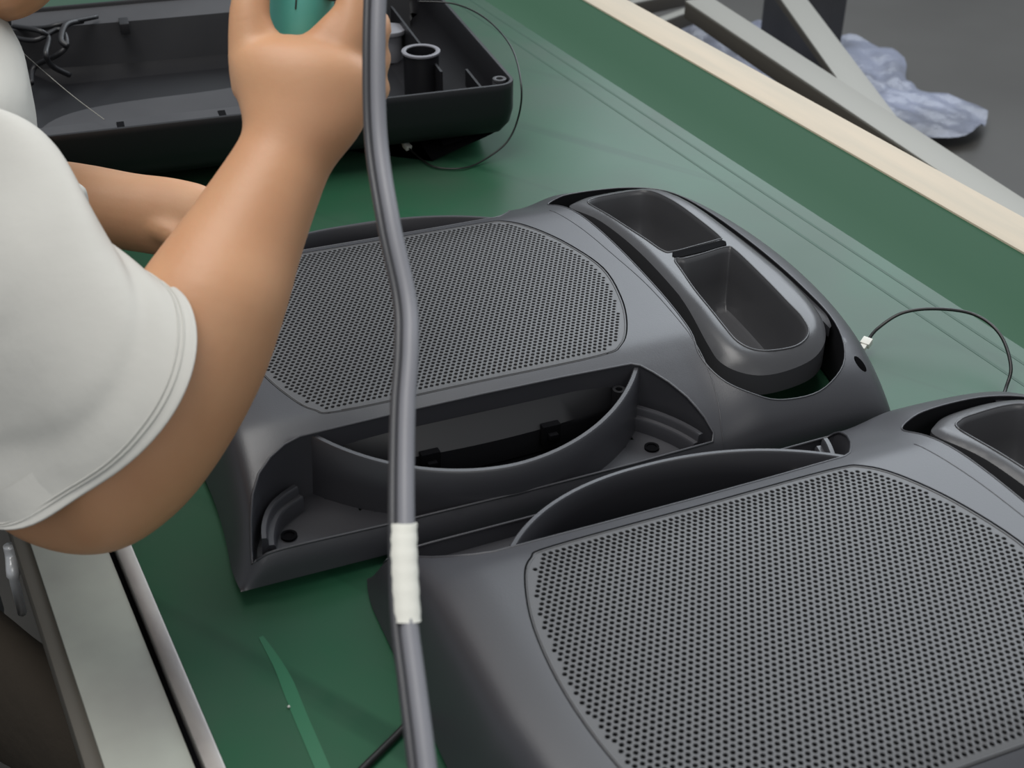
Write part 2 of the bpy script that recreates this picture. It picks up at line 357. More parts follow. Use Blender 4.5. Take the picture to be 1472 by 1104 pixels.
def make_housing():
    root = empty('speaker_front_housing', (0, 0, 0), 0, None, 'speaker housing', 'grey speaker front housings lying on the bench')
    # --- shell
    outer = []
    q0, q1 = ga[0], ga[-1]; v1 = ya[-1]
    for i in range(90): outer.append((q0 + (q1 - q0) * i / 90, -v1))
    for i in range(70): outer.append((q1, -v1 + 2 * v1 * i / 70))
    for i in range(90): outer.append((q1 - (q1 - q0) * i / 90, v1))
    for i in range(70): outer.append((q0, v1 - 2 * v1 * i / 70))
    gh = offset(GO, -.0012)
    rims = [gh, pocket(-1), pocket(1), SLOT, HOLE]
    holes = [[to_uv(*p) for p in r] for r in rims]
    vs, fs = cdt_surface(outer, holes, .0062, from_uv)
    shell = mesh('shell', vs, fs, M['shell'], root)
    bm = bmesh.new(); bm.from_mesh(shell.data); bmesh.ops.recalc_face_normals(bm, faces=bm.faces)
    if sum(f.normal.z * f.calc_area() for f in bm.faces) < 0: bmesh.ops.reverse_faces(bm, faces=bm.faces)
    bm.to_mesh(shell.data); bm.free(); shell.data.shade_smooth()
    # --- walls of the openings
    g = G(); skirt(g, HOLE, zs, .005); g.done('cable_hole', M['inner'], shell, smooth=True)
    g = G(); skirt(g, gh, zs, .062)
    g.done('opening_walls', M['shell'], shell, smooth=True)
    g = G(); skirt(g, SLOT, zs, .004, .0, 2); g.done('slot_walls', M['inner'], shell, smooth=True)  # darker than the shell: shade in the gap put into the wall colour
    # --- lips: thin rounded bead round each pocket mouth and the slot
    for P, r in ((pocket(-1), .0011), (pocket(1), .0011), (SLOT, .0008)):
        path = [(x, y, zs(x, y) - r * .25) for x, y in P]; tube('lip', path + [path[0]], r, M['shell'], shell, 6)
    # --- black plate under the grille, painted as the shade in the cavity
    g = G(); n = len(GO); g.add([(x, y, .0575) for x, y in offset(GO, -.001)], [tuple(range(n))]); g.done('cavity_shade', M['void'], root)
    # --- grille: hexagon cells, each with a punched hole
    p = .0048; rad = .00166; ins = offset(GO, .0058); solid = offset(GO, -.0022); N = 12; g = []; f = []
    key = {}; vl = []
    GOa = A(GO); seg = np.roll(GOa, -1, 0) - GOa; sl = (seg ** 2).sum(1)
    gin = offset(GO, .006)
    def safe(x, y):
        return (x / .150) ** 2 + (y / .120) ** 2 < 1 or inside((x, y), GO)
    def clampv(x, y):
        if safe(x, y): return x, y
        d = A((x, y)) - GOa; t = np.clip((d * seg).sum(1) / sl, 0, 1); c = GOa + seg * t[:, None]; i = ((c - (x, y)) ** 2).sum(1).argmin(); return tuple(c[i])
    def gv(x, y, z=None):
        x, y = clampv(x, y); k = (round(x, 6), round(y, 6))
        if k not in key: key[k] = len(vl); vl.append((x, y, zs(x, y) - .0006))
        return key[k]
    rr = p / math.sqrt(3)
    for j in range(-34, 35):
        for i in range(-42, 42):
            cx, cy = (i + (j % 2) * .5) * p + .0075, j * p * math.sqrt(3) / 2
            if not inside((cx, cy), solid): continue
            hexc = [(cx + rr * math.cos(math.pi / 6 + k * math.pi / 3), cy + rr * math.sin(math.pi / 6 + k * math.pi / 3)) for k in range(6)]
            rim = []
            for k in range(6):
                a, b = hexc[k], hexc[(k + 1) % 6]; rim += [a, ((a[0] + b[0]) / 2, (a[1] + b[1]) / 2)]
            ids = [gv(*q) for q in rim]
            if inside((cx, cy), ins):
                z = zs(cx, cy) - .0006; b = len(vl)
                for rq, dz in ((rad, 0), (rad * .96, -.0014)):
                    for k in range(N): a = math.pi / 6 + k * 2 * math.pi / N; vl.append((cx + rq * math.cos(a), cy + rq * math.sin(a), z + dz))
                for k in range(N):
                    k2 = (k + 1) % N; f.append((ids[k], ids[k2], b + k2, b + k)); f.append((b + k, b + k2, b + N + k2, b + N + k))
            else:
                u = list(dict.fromkeys(ids))
                if len(u) > 2: f.append(tuple(u))
    mesh('grille', vl, f, M['grille'], root, False)
    g = G(); skirt(g, GO, lambda x, y: zs(x, y) - .0006, .066); g.done('grille_edge', M['grille'], bpy.data.objects[root.children[-1].name], smooth=True)
    path = [(x, y, zs(x, y) - .0006) for x, y in offset(GO, .0012)]; tube('grille_bead', path + [path[0]], .0006, M['grille'], root.children[-1], 6)
    # --- seam line ridge
    SE = catmull([(.186, .135, 0), (.195, .08, 0), (.1988, .02, 0), (.2012, -.045, 0), (.1975, -.1166, 0), (.194, -.166, 0), (.188, -.197, 0), (.1825, -.215, 0), (.181, -.2262, 0)], 8, False)
    tube('seam_ridge', [(q.x, q.y, zs(q.x, q.y) - .0002) for q in SE], .0006, M['shell'], root, 6)
    # --- side pockets with the D shaped handle cups
    R, yc = .1734, .0457; a0 = math.asin(.143 / R)
    for s in (-1, 1):
        pk = pocket(s); g = G()
        fl = skirt(g, pk, zs, .010, .0025, 3); n = len(fl)
        # pocket floor outside the D
        Dp = [(R * math.sin(t) * 1.01, s * (yc + R * 1.01 * math.cos(t))) for t in np.linspace(-a0, a0, 40)]
        hole = [(x, y) for x, y in Dp]
        vsf, fsf = cdt_surface(fl, [], .012, lambda x, y: V((x, y, .0105)))
        fsf = [t for t in fsf if not (lambda c: math.hypot(c[0], s * c[1] - yc) < R * 1.0)((sum(vsf[i].x for i in t) / 3, sum(vsf[i].y for i in t) / 3))]
        g.add(vsf, fsf); g.done('side_pocket', M['shell'], root, smooth=True)
        # D wall
        g = G(); vs = []; ts = np.linspace(-a0, a0, 49); rows = []
        for t in ts:
            e = abs(t) / a0; zt = .0475 + .0165 * e ** 1.6; 
            prof = [(R + .0035, .0102), (R + .0020, .03), (R, zt - .0016), (R - .0012, zt - .0002), (R - .0042, zt), (R - .0052, zt - .0012), (R - .0056, .03), (R - .0056, .004)]
            rows.append([((r) * math.sin(t), s * (yc + r * math.cos(t)), z) for r, z in prof])
        m = len(rows[0]); vs = [v for r in rows for v in r]
        g.add(vs, [(i * m + k, i * m + k + 1, (i + 1) * m + k + 1, (i + 1) * m + k) for i in range(len(rows) - 1) for k in range(m - 1)] )
        cup = g.done('handle_cup', M['shell'], root, smooth=True)
        # inside of the D: lip wall under the panel edge, sloping plate, black sheet painted as the shade in the opening, clips
        g = G()
        arc = [((R - .006) * math.sin(t), s * (yc + (R - .006) * math.cos(t)), .006) for t in np.linspace(-a0, a0, 30)]
        g.add(arc, [tuple(range(30))]); g.done('cup_shade', M['void'], cup)
        g = G(); X = np.linspace(-.128, .135, 24); vs = []
        for x in X:
            k = 1 - ((x + .0) / .15) ** 2
            vs += [(x, s * .1455, .050), (x, s * (.146 + .017 * k), .032), (x, s * (.1455 + .017 * k), .027), (x, s * (.1455 + .015 * k), .008)]
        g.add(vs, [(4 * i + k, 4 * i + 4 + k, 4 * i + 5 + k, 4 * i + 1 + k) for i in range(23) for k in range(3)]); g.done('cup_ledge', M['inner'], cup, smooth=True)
        for x in (-.052, .052):
            yy = .1462 + .016 * (1 - (x / .15) ** 2)
            G().box((x - .008, s * yy, .018), (x + .008, s * (yy + .007), .037)).box((x - .004, s * (yy + .007), .026), (x + .004, s * (yy + .012), .031)).done('clip', M['void'], cup, bevel=.001)
        for x in (-.118, .118):
            g = G(); g.ring((x, s * .1545), .0055, .003, .02, .049, 18); g.done('screw_boss', M['inner'], cup, smooth=True)
        b = G(); b.cyl((.107, s * .171), .0022, .030, .041, 10, .0016); b.done('peg', M['whiteplug'], cup, smooth=True)
        # stepped ribs and screw holes in the pocket corners
        LC = [(-.163, .1505), (-.176, .158), (-.1875, .168), (-.196, .181), (-.202, .196), (-.205, .209)]
        RC = [(.139, .1495), (.1465, .158), (.1555, .170), (.1645, .186), (.1705, .201), (.173, .211)]
        for CC, sg in ((LC, 1), (RC, -1)):
            CP = [(p.x, p.y) for p in catmull([(x, y, 0) for x, y in CC], 4, False)]
            for o0, o1, zr in ((.007, .0115, .030), (.0115, .0165, .023)):
                g = G(); rows = []
                for i, p in enumerate(CP):
                    q0, q1 = CP[max(i - 1, 0)], CP[min(i + 1, len(CP) - 1)]; tx, ty = q1[0] - q0[0], q1[1] - q0[1]; L = math.hypot(tx, ty); nx, ny = ty / L, -tx / L
                    if nx * sg < 0: nx, ny = -nx, -ny
                    for oo, z in ((o0 - .001, .0105), (o0, zr), (o1 - .0012, zr), (o1, zr - .0015), (o1 + .0006, .0105)): rows.append((p[0] + nx * oo, s * (p[1] + ny * oo), z))
                n_ = len(CP); g.add(rows, [(5 * i + k, 5 * i + 5 + k, 5 * i + 6 + k, 5 * i + 1 + k) for i in range(n_ - 1) for k in range(4)] + [(0, 1, 2, 3, 4), tuple(5 * n_ - 5 + k for k in range(5))])
                g.done('corner_rib', M['shell'], root, smooth=True)
        for x in (-.1745, .1315):
            g = G(); g.ring((x, s * .1925), .0062, .0042, .0106, .0125, 20); g.cyl((x, s * .1925), .0042, .0108, .0112, 16); o = g.done('screw_hole', M['void'], root, smooth=True)
    # stepped flange filling the gap right of the tray
    FL = catmull([(.300, .176, 0), (.325, .163, 0), (.339, .12, 0), (.343, .04, 0), (.3435, -.05, 0), (.341, -.11, 0), (.336, -.140, 0)], 6, False); g = G(); rows = []
    for i, q in enumerate(FL):
        t_ = (FL[min(i + 1, len(FL) - 1)] - FL[max(i - 1, 0)]).normalized(); nn = V((-t_.y, t_.x, 0)); nn = nn if nn.x > 0 or nn.y > .8 else -nn; w_ = .0052 * min(1, (len(FL) - 1 - i) / 8 + .1)
        for oo, zz in ((-w_, -.016), (-w_, -.0065), (w_, -.0045)): rows.append((q.x + nn.x * oo, q.y + nn.y * oo, zs(q.x, q.y) + zz))
    g.add(rows, [(3 * i + k, 3 * i + 3 + k, 3 * i + 4 + k, 3 * i + 1 + k) for i in range(len(FL) - 1) for k in range(2)]); g.done('slot_flange', M['shell'], root, smooth=True)
    # --- tray with two deep cups
    zt = lambda x, y: .0700 - 1.25 * max(0, abs(y) - .085) ** 2 - .9 * max(0, x - .30) ** 1.6 * .3
    TA = A(TRAY); TS = np.roll(TA, -1, 0) - TA; TL = (TS ** 2).sum(1)
    def zrim(x, y):
        d = A((x, y)) - TA; tt = np.clip((d * TS).sum(1) / TL, 0, 1); e = math.sqrt(((d - TS * tt[:, None]) ** 2).sum(1).min()); fr_ = min(1, max(0, (-.06 - y) / .09)); return zt(x, y) - (.0045 + .0065 * fr_) * max(0, 1 - e / (.010 + .007 * fr_)) ** 1.7
    TI = offset(TRAY, .0015)
    gapo = [(.2525, .0045), (.318, .0095)]
    GAP = [(.2535, -.0020), (.3155, .0045), (.3185, .0165), (.312, .0155), (.2535, .0085)]
    GAP = [(.2545, -.0028), (.284, -.0008), (.3130, .0042), (.3160, .0105), (.3140, .0148), (.284, .0110), (.2560, .0082), (.2530, .0030)]
    vs, fs = cdt_surface(TI, [CUPB, CUPF], .005, lambda x, y: V((x, y, zrim(x, y))))
    tray = mesh('tray', vs, fs, M['tray'], root)
    bm = bmesh.new(); bm.from_mesh(tray.data); bmesh.ops.recalc_face_normals(bm, faces=bm.faces)
    if sum(f.normal.z for f in bm.faces) < 0: bmesh.ops.reverse_faces(bm, faces=bm.faces)
    bm.to_mesh(tray.data); bm.free(); tray.data.shade_smooth()
    g = G(); skirt(g, TI, zrim, .030, -.0008, 2); g.done('tray_side', M['tray'], tray, smooth=True)
    for P, cx, cy in ((CUPB, .281, .085), (CUPF, .275, -.085)):
        g = G(); n = len(P); rows = []
        for sc, dz, ab in ((1, 0, 1), (.985, .0008, 1), (.965, .004, 1), (.90, None, .5), (.84, None, .12), (.78, None, .02), (.70, None, 0)):
            for x, y in P:
                z0 = zrim(x, y); z = z0 - dz if dz is not None else .012 + (z0 - .012) * ab
                rows.append((cx + (x - cx) * sc, cy + (y - cy) * sc, z))
        k = 7; g.add(rows, [(s * n + i, s * n + (i + 1) % n, (s + 1) * n + (i + 1) % n, (s + 1) * n + i) for s in range(k - 1) for i in range(n)] + [tuple((k - 1) * n + i for i in range(n))])
        cupo = g.done('storage_cup', M['tray'], tray, smooth=True)
        path = [(x, y, zrim(x, y) + .0001) for x, y in offset(P, -.0008)]; tube('cup_bead', path + [path[0]], .0009, M['tray'], cupo if False else tray, 6)
        if P is CUPF: g = G(); g.ring((.258, -.118), .009, .006, .0118, .0150, 20); g.done('cup_screw_ring', M['tray'], tray, smooth=True)
    g = G(); n = len(GAP); g.add([(x, y, zt(x, y) + .0009) for x, y in GAP] + [(x, y, .03) for x, y in GAP], [tuple(range(n)), tuple(range(n, 2 * n))] + [(i, (i + 1) % n, n + (i + 1) % n, n + i) for i in range(n)])
    g.done('divider_slot', M['void'], tray)  # black block painted as the shade in the open slot
    return root

def copy_tree(o, parent=None):
    c = o.copy(); C.objects.link(c)
    if parent: c.parent = parent
    for ch in list(o.children): copy_tree(ch, c)
    return c
h1 = make_housing()
h2 = copy_tree(h1)
def place(o, x, y, rz, ta, tb, dz):
    Mx = Matrix.Translation((x, y, dz)) @ Matrix.Rotation(rz, 4, 'Z') @ Matrix(((1, 0, 0, 0), (0, 1, 0, 0), (ta, tb, 1, 0), (0, 0, 0, 1)))
    # pure rotation closest to that tilt
    n = V((-ta, -tb, 1)).normalized(); R3 = Matrix.Rotation(rz, 4, 'Z') @ V((0, 0, 1)).rotation_difference(n).to_matrix().to_4x4()
    o.rotation_mode = 'XYZ'; o.location = (x, y, dz); o.rotation_euler = R3.to_euler()
place(h1, -0.08174, 0.99731, 0.40924, -0.01743, -0.0093, 0.0046)
place(h2, 0.18483, 0.60281, 0.39515, 0.00818, -0.02517, 0.0084)
tag(h1, 'grey speaker front housing lying behind, beside the arm, its two-cup tray fully in view')
tag(h2, 'grey speaker front housing nearest the camera, cut off by the right and bottom picture edges')

# ------------------------------------------------------------------ black rear housing, open side up
YB = YAW - .165
bb = empty('black_rear_housing', bw(.690, 1.300, 0), YB, 'open black speaker rear shell with round port tube, behind the raised hand', 'speaker housing')
Lb, Wb, Hb = .60, .44, .094
def box_out(ins, z):      # rounded outline in local coords, origin at near right top corner, x to the left negative
    r = .022; P = []
    for cx, cy, a in ((-r, r, -90), (-r, Wb - r, 0), (-Lb + r, Wb - r, 90), (-Lb + r, r, 180)):
        for k in range(7): t = math.radians(a + 15 * k); P.append((cx + (r) * math.cos(t), cy + r * math.sin(t)))
    return [(x, y, z) for x, y in offset(P, ins)]
g = G(); rings = [(.100, .0), (.088, .005), (.062, .014), (.036, .022), (.015, .031), (.004, .044), (0, .060), (0, .087), (0, Hb), (.0005, Hb + .0008), (.004, Hb + .0008), (.005, Hb - .001), (.005, .060), (.014, .044), (.036, .030), (.066, .022), (.085, .018)]
rows = []; 
for ins, z in rings: rows += box_out(ins, z)
n = 28; k = len(rings)
g.add(rows, [(s * n + i, s * n + (i + 1) % n, (s + 1) * n + (i + 1) % n, (s + 1) * n + i) for s in range(k - 1) for i in range(n)] + [tuple(range(n))[::-1], tuple((k - 1) * n + i for i in range(n))])
g.done('shell', M['black'], bb, smooth=True)
# flanges and floor plate seen inside
g = G(); X = np.linspace(-.585, -.235, 22); vs = []
for x in X:
    d = .030 * min(1, max(0, (-x - .225) / .05)) ; vs += [(x, .006, Hb - .003), (x, .010 + d, Hb - .005), (x, .010 + d, Hb - .010)]
g.add(vs, [(3 * i + k, 3 * i + 3 + k, 3 * i + 4 + k, 3 * i + 1 + k) for i in range(21) for k in range(2)]); fl = g.done('front_flange', M['innergrey'], bb, smooth=True)
for x in (-.34, -.45): G().box((x - .004, .014, Hb - .0055), (x + .004, .030, Hb - .0035)).done('slot_mark', M['void'], fl)
g = G(); P = c2([(-.22, .06), (-.22, .23), (-.35, .235), (-.47, .225), (-.53, .19), (-.55, .12), (-.55, .06), (-.40, .055)], 5); n = len(P)
g.add([(x, y, .034) for x, y in P] + [(x, y, .02) for x, y in offset(P, -.01)], [tuple(range(n))] + [(i, (i + 1) % n, n + (i + 1) % n, n + i) for i in range(n)]); g.done('floor_panel', M['innergrey'], bb, smooth=False)
g = G(); vs = []
for x in np.linspace(-.56, -.03, 24):
    k = 1 - ((x + .30) / .30) ** 2; vs += [(x, Wb - .006, Hb - .004), (x, Wb - .040 - .012 * k, Hb - .012), (x, Wb - .041 - .012 * k, .02)]
g.add(vs, [(3 * i + k, 3 * i + 3 + k, 3 * i + 4 + k, 3 * i + 1 + k) for i in range(23) for k in range(2)]); bf = g.done('back_flange', M['innergrey'], bb, smooth=True)
for x in (-.26, -.42): G().box((x - .006, Wb - .072, Hb - .022), (x + .006, Wb - .045, Hb - .008)).done('flange_tab', M['inner'], bf, bevel=.001)
g = G()
for x, y0, y1 in ((-.215, .05, .38), (-.06, .12, .38), (-.028, .05, .12)): g.box((x - .0015, y0, .034 if x < -.05 else .05), (x + .0015, y1, .072))
g.done('divider_ribs', M['black'], bb)
def bl(px, py, z):
    w_ = ptz(px, py, z); d = w_ - bb.location; c, s = math.cos(YB), math.sin(YB); return V((d.x * c + d.y * s, -d.x * s + d.y * c, z))
tc = bl(605, 75, .082)
g = G(); g.ring((tc.x, tc.y), .0225, .0185, .02, .083, 32); pt_ = g.done('port_tube', M['black'], bb, smooth=True)
g = G(); g.ring((tc.x, tc.y), .0245, .0188, .0815, .0845, 32); tag(g.done('port_rim', M['hose'], pt_, smooth=True, bevel=.0008), 'grey glossy rim')
tc = bl(560, 34, .07)
g = G(); g.cyl((tc.x, tc.y), .016, .02, .058, 20); g.cyl((tc.x, tc.y), .022, .058, .064, 28); tag(g.done('round_cap', M['hose'], bb, smooth=True, bevel=.001), 'light grey round cap')
tc = bl(718, 117, Hb - .006)
g = G(); g.cyl((tc.x, tc.y), .0085, .058, Hb - .006, 18); g.ring((tc.x, tc.y), .0085, .004, Hb - .006, Hb - .002, 18); g.done('corner_screw_post', M['innergrey'], bb, smooth=True, bevel=.0008)
g = G()
for px, py in ((590, 125), (610, 122)):
    c_ = bl(px, py, .03); g.cyl((c_.x, c_.y), .004, .018, .055, 12)
g.done('small_posts', M['hose'], bb, smooth=True)
g = G(); c_ = bl(62, 55, .05)
g.cyl((c_.x, c_.y), .035, .02, .05, 28); g.cyl((c_.x, c_.y), .026, .05, .062, 28); g.done('speaker_magnet', M['inner'], bb, smooth=True, bevel=.002)
g = G(); c_ = bl(45, 15, .08); g.cyl((c_.x, c_.y), .011, .02, .085, 16); g.done('cable_post', M['innergrey'], bb, smooth=True, bevel=.001)
for P, r in (([(20, 38, .09), (55, 44, .095), (70, 55, .085), (66, 78, .08), (75, 95, .06), (100, 108, .04)], .0035), ([(12, 52, .08), (50, 58, .085), (85, 42, .09), (96, 62, .08), (84, 78, .07), (50, 96, .05), (45, 120, .04)], .0035),
             ([(118, 30, .09), (95, 36, .095), (88, 58, .085), (98, 66, .08)], .004), ([(10, 40, .08), (60, 40, .09), (90, 34, .095), (140, 24, .09)], .003)):
    tube('lead', [bl(*p) for p in catmull([V((a, b, c)) for a, b, c in P], 6, False)], r, M['inner'], bb, 8)

# ------------------------------------------------------------------ loose leads with white plugs
def lead(name, pts, r, label, group=None, plug=None):
    o = empty(name, pts[0], 0, label, 'wire', group); P = catmull(pts, 10, False)
    tube('cord', [p - pts[0] for p in P], r, M['wire'], o, 8)
    if plug:
        a = pts[0]; d = (P[0] - P[4]).normalized(); s = V((0, 0, 1)).cross(d).normalized(); u = d.cross(s)
        L, W = plug; g = G(); fr = lambda x, y, z: d * x + s * y + u * z
        g.box((-.002, -W, -W * .7), (L * .55, W, W * .7), fr).box((L * .55, -W * .65, -W * .5), (L, W * .65, W * .5), fr)
        tag(g.done('plug', M['whiteplug'], o, bevel=.0006), 'white plastic plug')
    return o
lead('lead_wire', [ptz(1247, 490, .012), ptz(1262, 472, .018), ptz(1297, 450, .03), ptz(1345, 444, .036), ptz(1400, 452, .036), ptz(1437, 480, .03), ptz(1453, 525, .018), ptz(1446, 558, .006), ptz(1430, 600, .003)], .0016,
     'thin black wire looping over the belt right of the housing with cup tray', plug=(.012, .0045))
lead('lead_wire', [ptz(587, 212, .012), ptz(602, 226, .006), ptz(625, 240, .003), ptz(662, 242, .003), ptz(690, 233, .004), ptz(728, 205, .02), ptz(746, 165, .05), ptz(749, 120, .088), ptz(735, 68, .10), ptz(700, 28, .105), ptz(655, 6, .11), ptz(600, 2, .11)], .0011,
     'thin black wire arching over the open black shell, white plug below its front side', plug=(.013, .004))
lead('lead_wire', [ptz(596, 1028, .004), ptz(575, 1052, .003), ptz(545, 1082, .003), ptz(515, 1112, .003), ptz(470, 1160, .003)], .0028, 'black cable on the belt emerging under the nearest housing at the bottom edge')
o = tube('loose_thread', catmull([pt(22, 66, 1.2), ptz(60, 100, .13), ptz(105, 138, .11), ptz(150, 172, .099)], 8, False), .0004, M['bar']); tag(o, 'fine pale thread hanging from shirt to the black shell', 'thread')

# ------------------------------------------------------------------ beyond the bench: bars, film
def bar(name, p0, p1, wd, h, m, label, cat, group=None):
    p0, p1 = V(p0), V(p1); d = (p1 - p0).normalized(); s = d.cross(V((0, 0, 1))).normalized(); u = s.cross(d)
    L = (p1 - p0).length; o = empty(name, p0, 0, label, cat, group)
    fr = lambda x, y, z: d * x + s * y + u * z
    G().box((0, -wd / 2, 0), (L, wd / 2, .005), fr).done('flat_face', m, o, bevel=.001)
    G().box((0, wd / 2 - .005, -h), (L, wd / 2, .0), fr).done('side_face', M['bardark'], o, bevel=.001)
    return o
zb = -.18
a, b = ptz(1004, 2, zb), ptz(1500, 330, zb); e = (b - a).normalized()
bar('guide_rail', a, b + e * .8, .060, .03, M['bar'], 'long blurred steel rail running beside the wooden bench edge', 'rail')
zc = -.32
bar('diagonal_brace', ptz(1118, -30, zc), ptz(1290, 205, zc), .062, .015, M['bar'], 'short wide steel brace slanting down to the long rail', 'brace')
for p0, p1 in (((890, 52), (1010, 8)), ((880, 10), (985, -12))):
    bar('floor_bar', ptz(*p0, -.6), ptz(*p1, -.6), .03, .04, M['bar'], 'dim metal crossbar on the floor between bench and long rail, ' + ('nearer' if p0[1] == 52 else 'farther') + ' of the two', 'crossbar')
g = G(); c0 = ptz(1130, -20, -.4)
bx = empty('dark_box', ptz(1200, 50, -.6), YAW, 'dark grey box standing beyond the slanting brace', 'box')
G().box((-.03, 0, -.15), (.03, .3, .12)).done('body', M['innergrey'], bx, bevel=.01)
G().box((-.035, -.005, .12), (.035, .305, .14)).done('lid', M['inner'], bx, bevel=.004)
def film():
    n = 40; vs = []; fs = []; c = ptz(1115, 118, -.72)
    rng = np.random.default_rng(5); W = [(rng.normal(size=2) * 9, rng.uniform(0, 6)) for _ in range(14)]
    for j in range(n + 1):
        for i in range(n + 1):
            u, v = i / n - .5, j / n - .5; rad = 1 + .18 * math.sin(5 * math.atan2(v, u) + 1)
            z = .02 + .006 * sum(abs(math.sin(k[0] * u * 2 + k[1] * v * 2 + ph)) - .5 for k, ph in W)
            p = bw(0, 0) + BX * u * .80 * rad + BY * v * .90 * rad; vs.append((c.x + p.x, c.y + p.y, -.745 + max(.004, z)))
    for j in range(n):
        for i in range(n): a = j * (n + 1) + i; fs.append((a, a + 1, a + n + 2, a + n + 1))
    return vs, fs
o = mesh('plastic_film', *film(), M['sheet']); tag(o, 'crumpled bluish clear plastic film lying on the floor beyond the rail', 'plastic film')

# ------------------------------------------------------------------ person
person = empty('person', (-.55, .75, -.75), 0, 'person in a white short-sleeved shirt seated at the bench holding a teal power tool', 'person')
PI_ = person.location.copy()
def px2m(n, d): return n * d / FP
def ring_px(cx, cy, d, hw, ang, thick=None, tilt=0):
    """ring round a limb: hw half width in px across the direction ang (deg, image), thick = half depth in m"""
    a = math.radians(ang); ax = (RGT * math.cos(a) - UPV * math.sin(a)); r = px2m(hw, d); c = pt(cx, cy, d); b = -FWD
    along = (RGT * -math.sin(a) - UPV * math.cos(a))
    b = (b + along * tilt).normalized() * (thick if thick else r); return c, ax * r, b
def loft(rings, n=24, g=None):
    g = g or G(); rows = []
    # densify with catmull
    Cs = catmull([r[0] for r in rings], 4, False); As = catmull([r[1] for r in rings], 4, False); Bs = catmull([r[2] for r in rings], 4, False)
    for c, a, b in zip(Cs, As, Bs): rows += [c + a * math.cos(2 * math.pi * k / n) + b * math.sin(2 * math.pi * k / n) for k in range(n)]
    m = len(Cs); g.add(rows, [(i * n + k, i * n + (k + 1) % n, (i + 1) * n + (k + 1) % n, (i + 1) * n + k) for i in range(m - 1) for k in range(n)] + [tuple(range(n))[::-1], tuple((m - 1) * n + k for k in range(n))])
    return g
def digit(pts, rs, g):
    P = catmull(pts, 5, False); R = [p.x for p in catmull([(r, 0, 0) for r in rs], 5, False)]
    e = (P[-1] - P[-2]).normalized(); P += [P[-1] + e * R[-1] * .5, P[-1] + e * R[-1] * .85]; R += [R[-1] * .85, R[-1] * .4]
    s = (P[0] - P[1]).normalized(); g.add(*tube_geo(P, R, 12))
def ball(c, r, g, sc=(1, 1, 1), n=16):
    vs = [V(c) + V((sc[0] * r * math.sin(math.pi * j / n) * math.cos(2 * math.pi * i / n), sc[1] * r * math.sin(math.pi * j / n) * math.sin(2 * math.pi * i / n), sc[2] * r * math.cos(math.pi * j / n))) for j in range(1, n) for i in range(n)]
    vs += [V(c) + V((0, 0, r * sc[2])), V(c) - V((0, 0, r * sc[2]))]; T = len(vs) - 2
    g.add(vs, [((j) * n + i, j * n + (i + 1) % n, (j + 1) * n + (i + 1) % n, (j + 1) * n + i) for j in range(n - 2) for i in range(n)] + [(T, (i + 1) % n, i) for i in range(n)] + [(T + 1, (n - 2) * n + i, (n - 2) * n + (i + 1) % n) for i in range(n)])
def fuse(g, name, m, voxel, parent, smooth=6, fac=.5):
    o = mesh(name + '_raw', g.v, g.f, m)
    bm = bmesh.new(); bm.from_mesh(o.data); bmesh.ops.recalc_face_normals(bm, faces=bm.faces); bm.to_mesh(o.data); bm.free()
    r = o.modifiers.new('r', 'REMESH'); r.mode = 'VOXEL'; r.voxel_size = voxel; r.use_smooth_shade = True
    s = o.modifiers.new('s', 'SMOOTH'); s.iterations = smooth; s.factor = fac
    dg = bpy.context.evaluated_depsgraph_get(); me = bpy.data.meshes.new_from_object(o.evaluated_get(dg)); bpy.data.objects.remove(o)
    me.name = name; me.transform(Matrix.Translation(-PI_)); me.materials.clear(); n = link(name, me, m, parent); return n
body = G()
# right upper arm, elbow, forearm, wrist, hand (image angles: direction ACROSS the limb)
arm = [ring_px(-150, 330, .98, 80, 135, .042), ring_px(-110, 375, .955, 92, 135, .043), ring_px(-50, 460, .925, 98, 132, .043), ring_px(-4, 560, .90, 108, 124, .043), ring_px(34, 632, .878, 122, 109, .043), ring_px(85, 662, .86, 130, 93, .044),
       ring_px(130, 662, .84, 136, 74, .050), ring_px(166, 632, .838, 138, 53, .050), ring_px(212, 581, .838, 131, 39, .049), ring_px(268, 505, .84, 117, 27, .046), ring_px(313, 415, .845, 103, 21, .044),
       ring_px(355, 332, .86, 85, 23, .037), ring_px(398, 248, .872, 71, 23, .031), ring_px(415, 212, .876, 71, 22, .028), ring_px(432, 165, .878, 92, 12, .028), ring_px(434, 110, .880, 104, 4, .029), ring_px(426, 78, .884, 96, 2, .026), ring_px(416, 62, .888, 56, 0, .018), ring_px(413, 54, .89, 26, 0, .010)]
loft(arm, 28, body)
# thumb on the left, fingers wrapping the tool from the right
digit([pt(375, 130, .885), pt(361, 70, .882), pt(360, 5, .882), pt(372, -60, .888), pt(396, -112, .900)], [px2m(44, .88), px2m(34, .88), px2m(29, .88), px2m(26, .88), px2m(21, .88)], body)
digit([pt(470, 110, .885), pt(500, 55, .884), pt(508, 0, .885), pt(506, -50, .895), pt(480, -85, .915), pt(430, -95, .93)], [px2m(44, .88), px2m(34, .88), px2m(25, .88), px2m(22, .88), px2m(20, .88), px2m(18, .88)], body)
for y0, y1, k in ((60, 30, 0), (105, 78, 1), (140, 122, 2)):
    digit([pt(480, y0 + 10, .885), pt(524 - 3 * k, y0, .893), pt(540 + (2 if k else 0), y1 + 4, .913), pt(512, y1 + 8, .945), pt(462, y1 + 10, .965), pt(415, y1 + 6, .960)], [px2m(38, .88), px2m(30 - 2 * k, .88), px2m(23 - k, .9), px2m(21, .9), px2m(19, .9), px2m(17, .9)], body)
digit([pt(452, 92, .884), pt(474, 62, .884), pt(496, 30, .884)], [px2m(40, .88), px2m(34, .88), px2m(27, .88)], body)
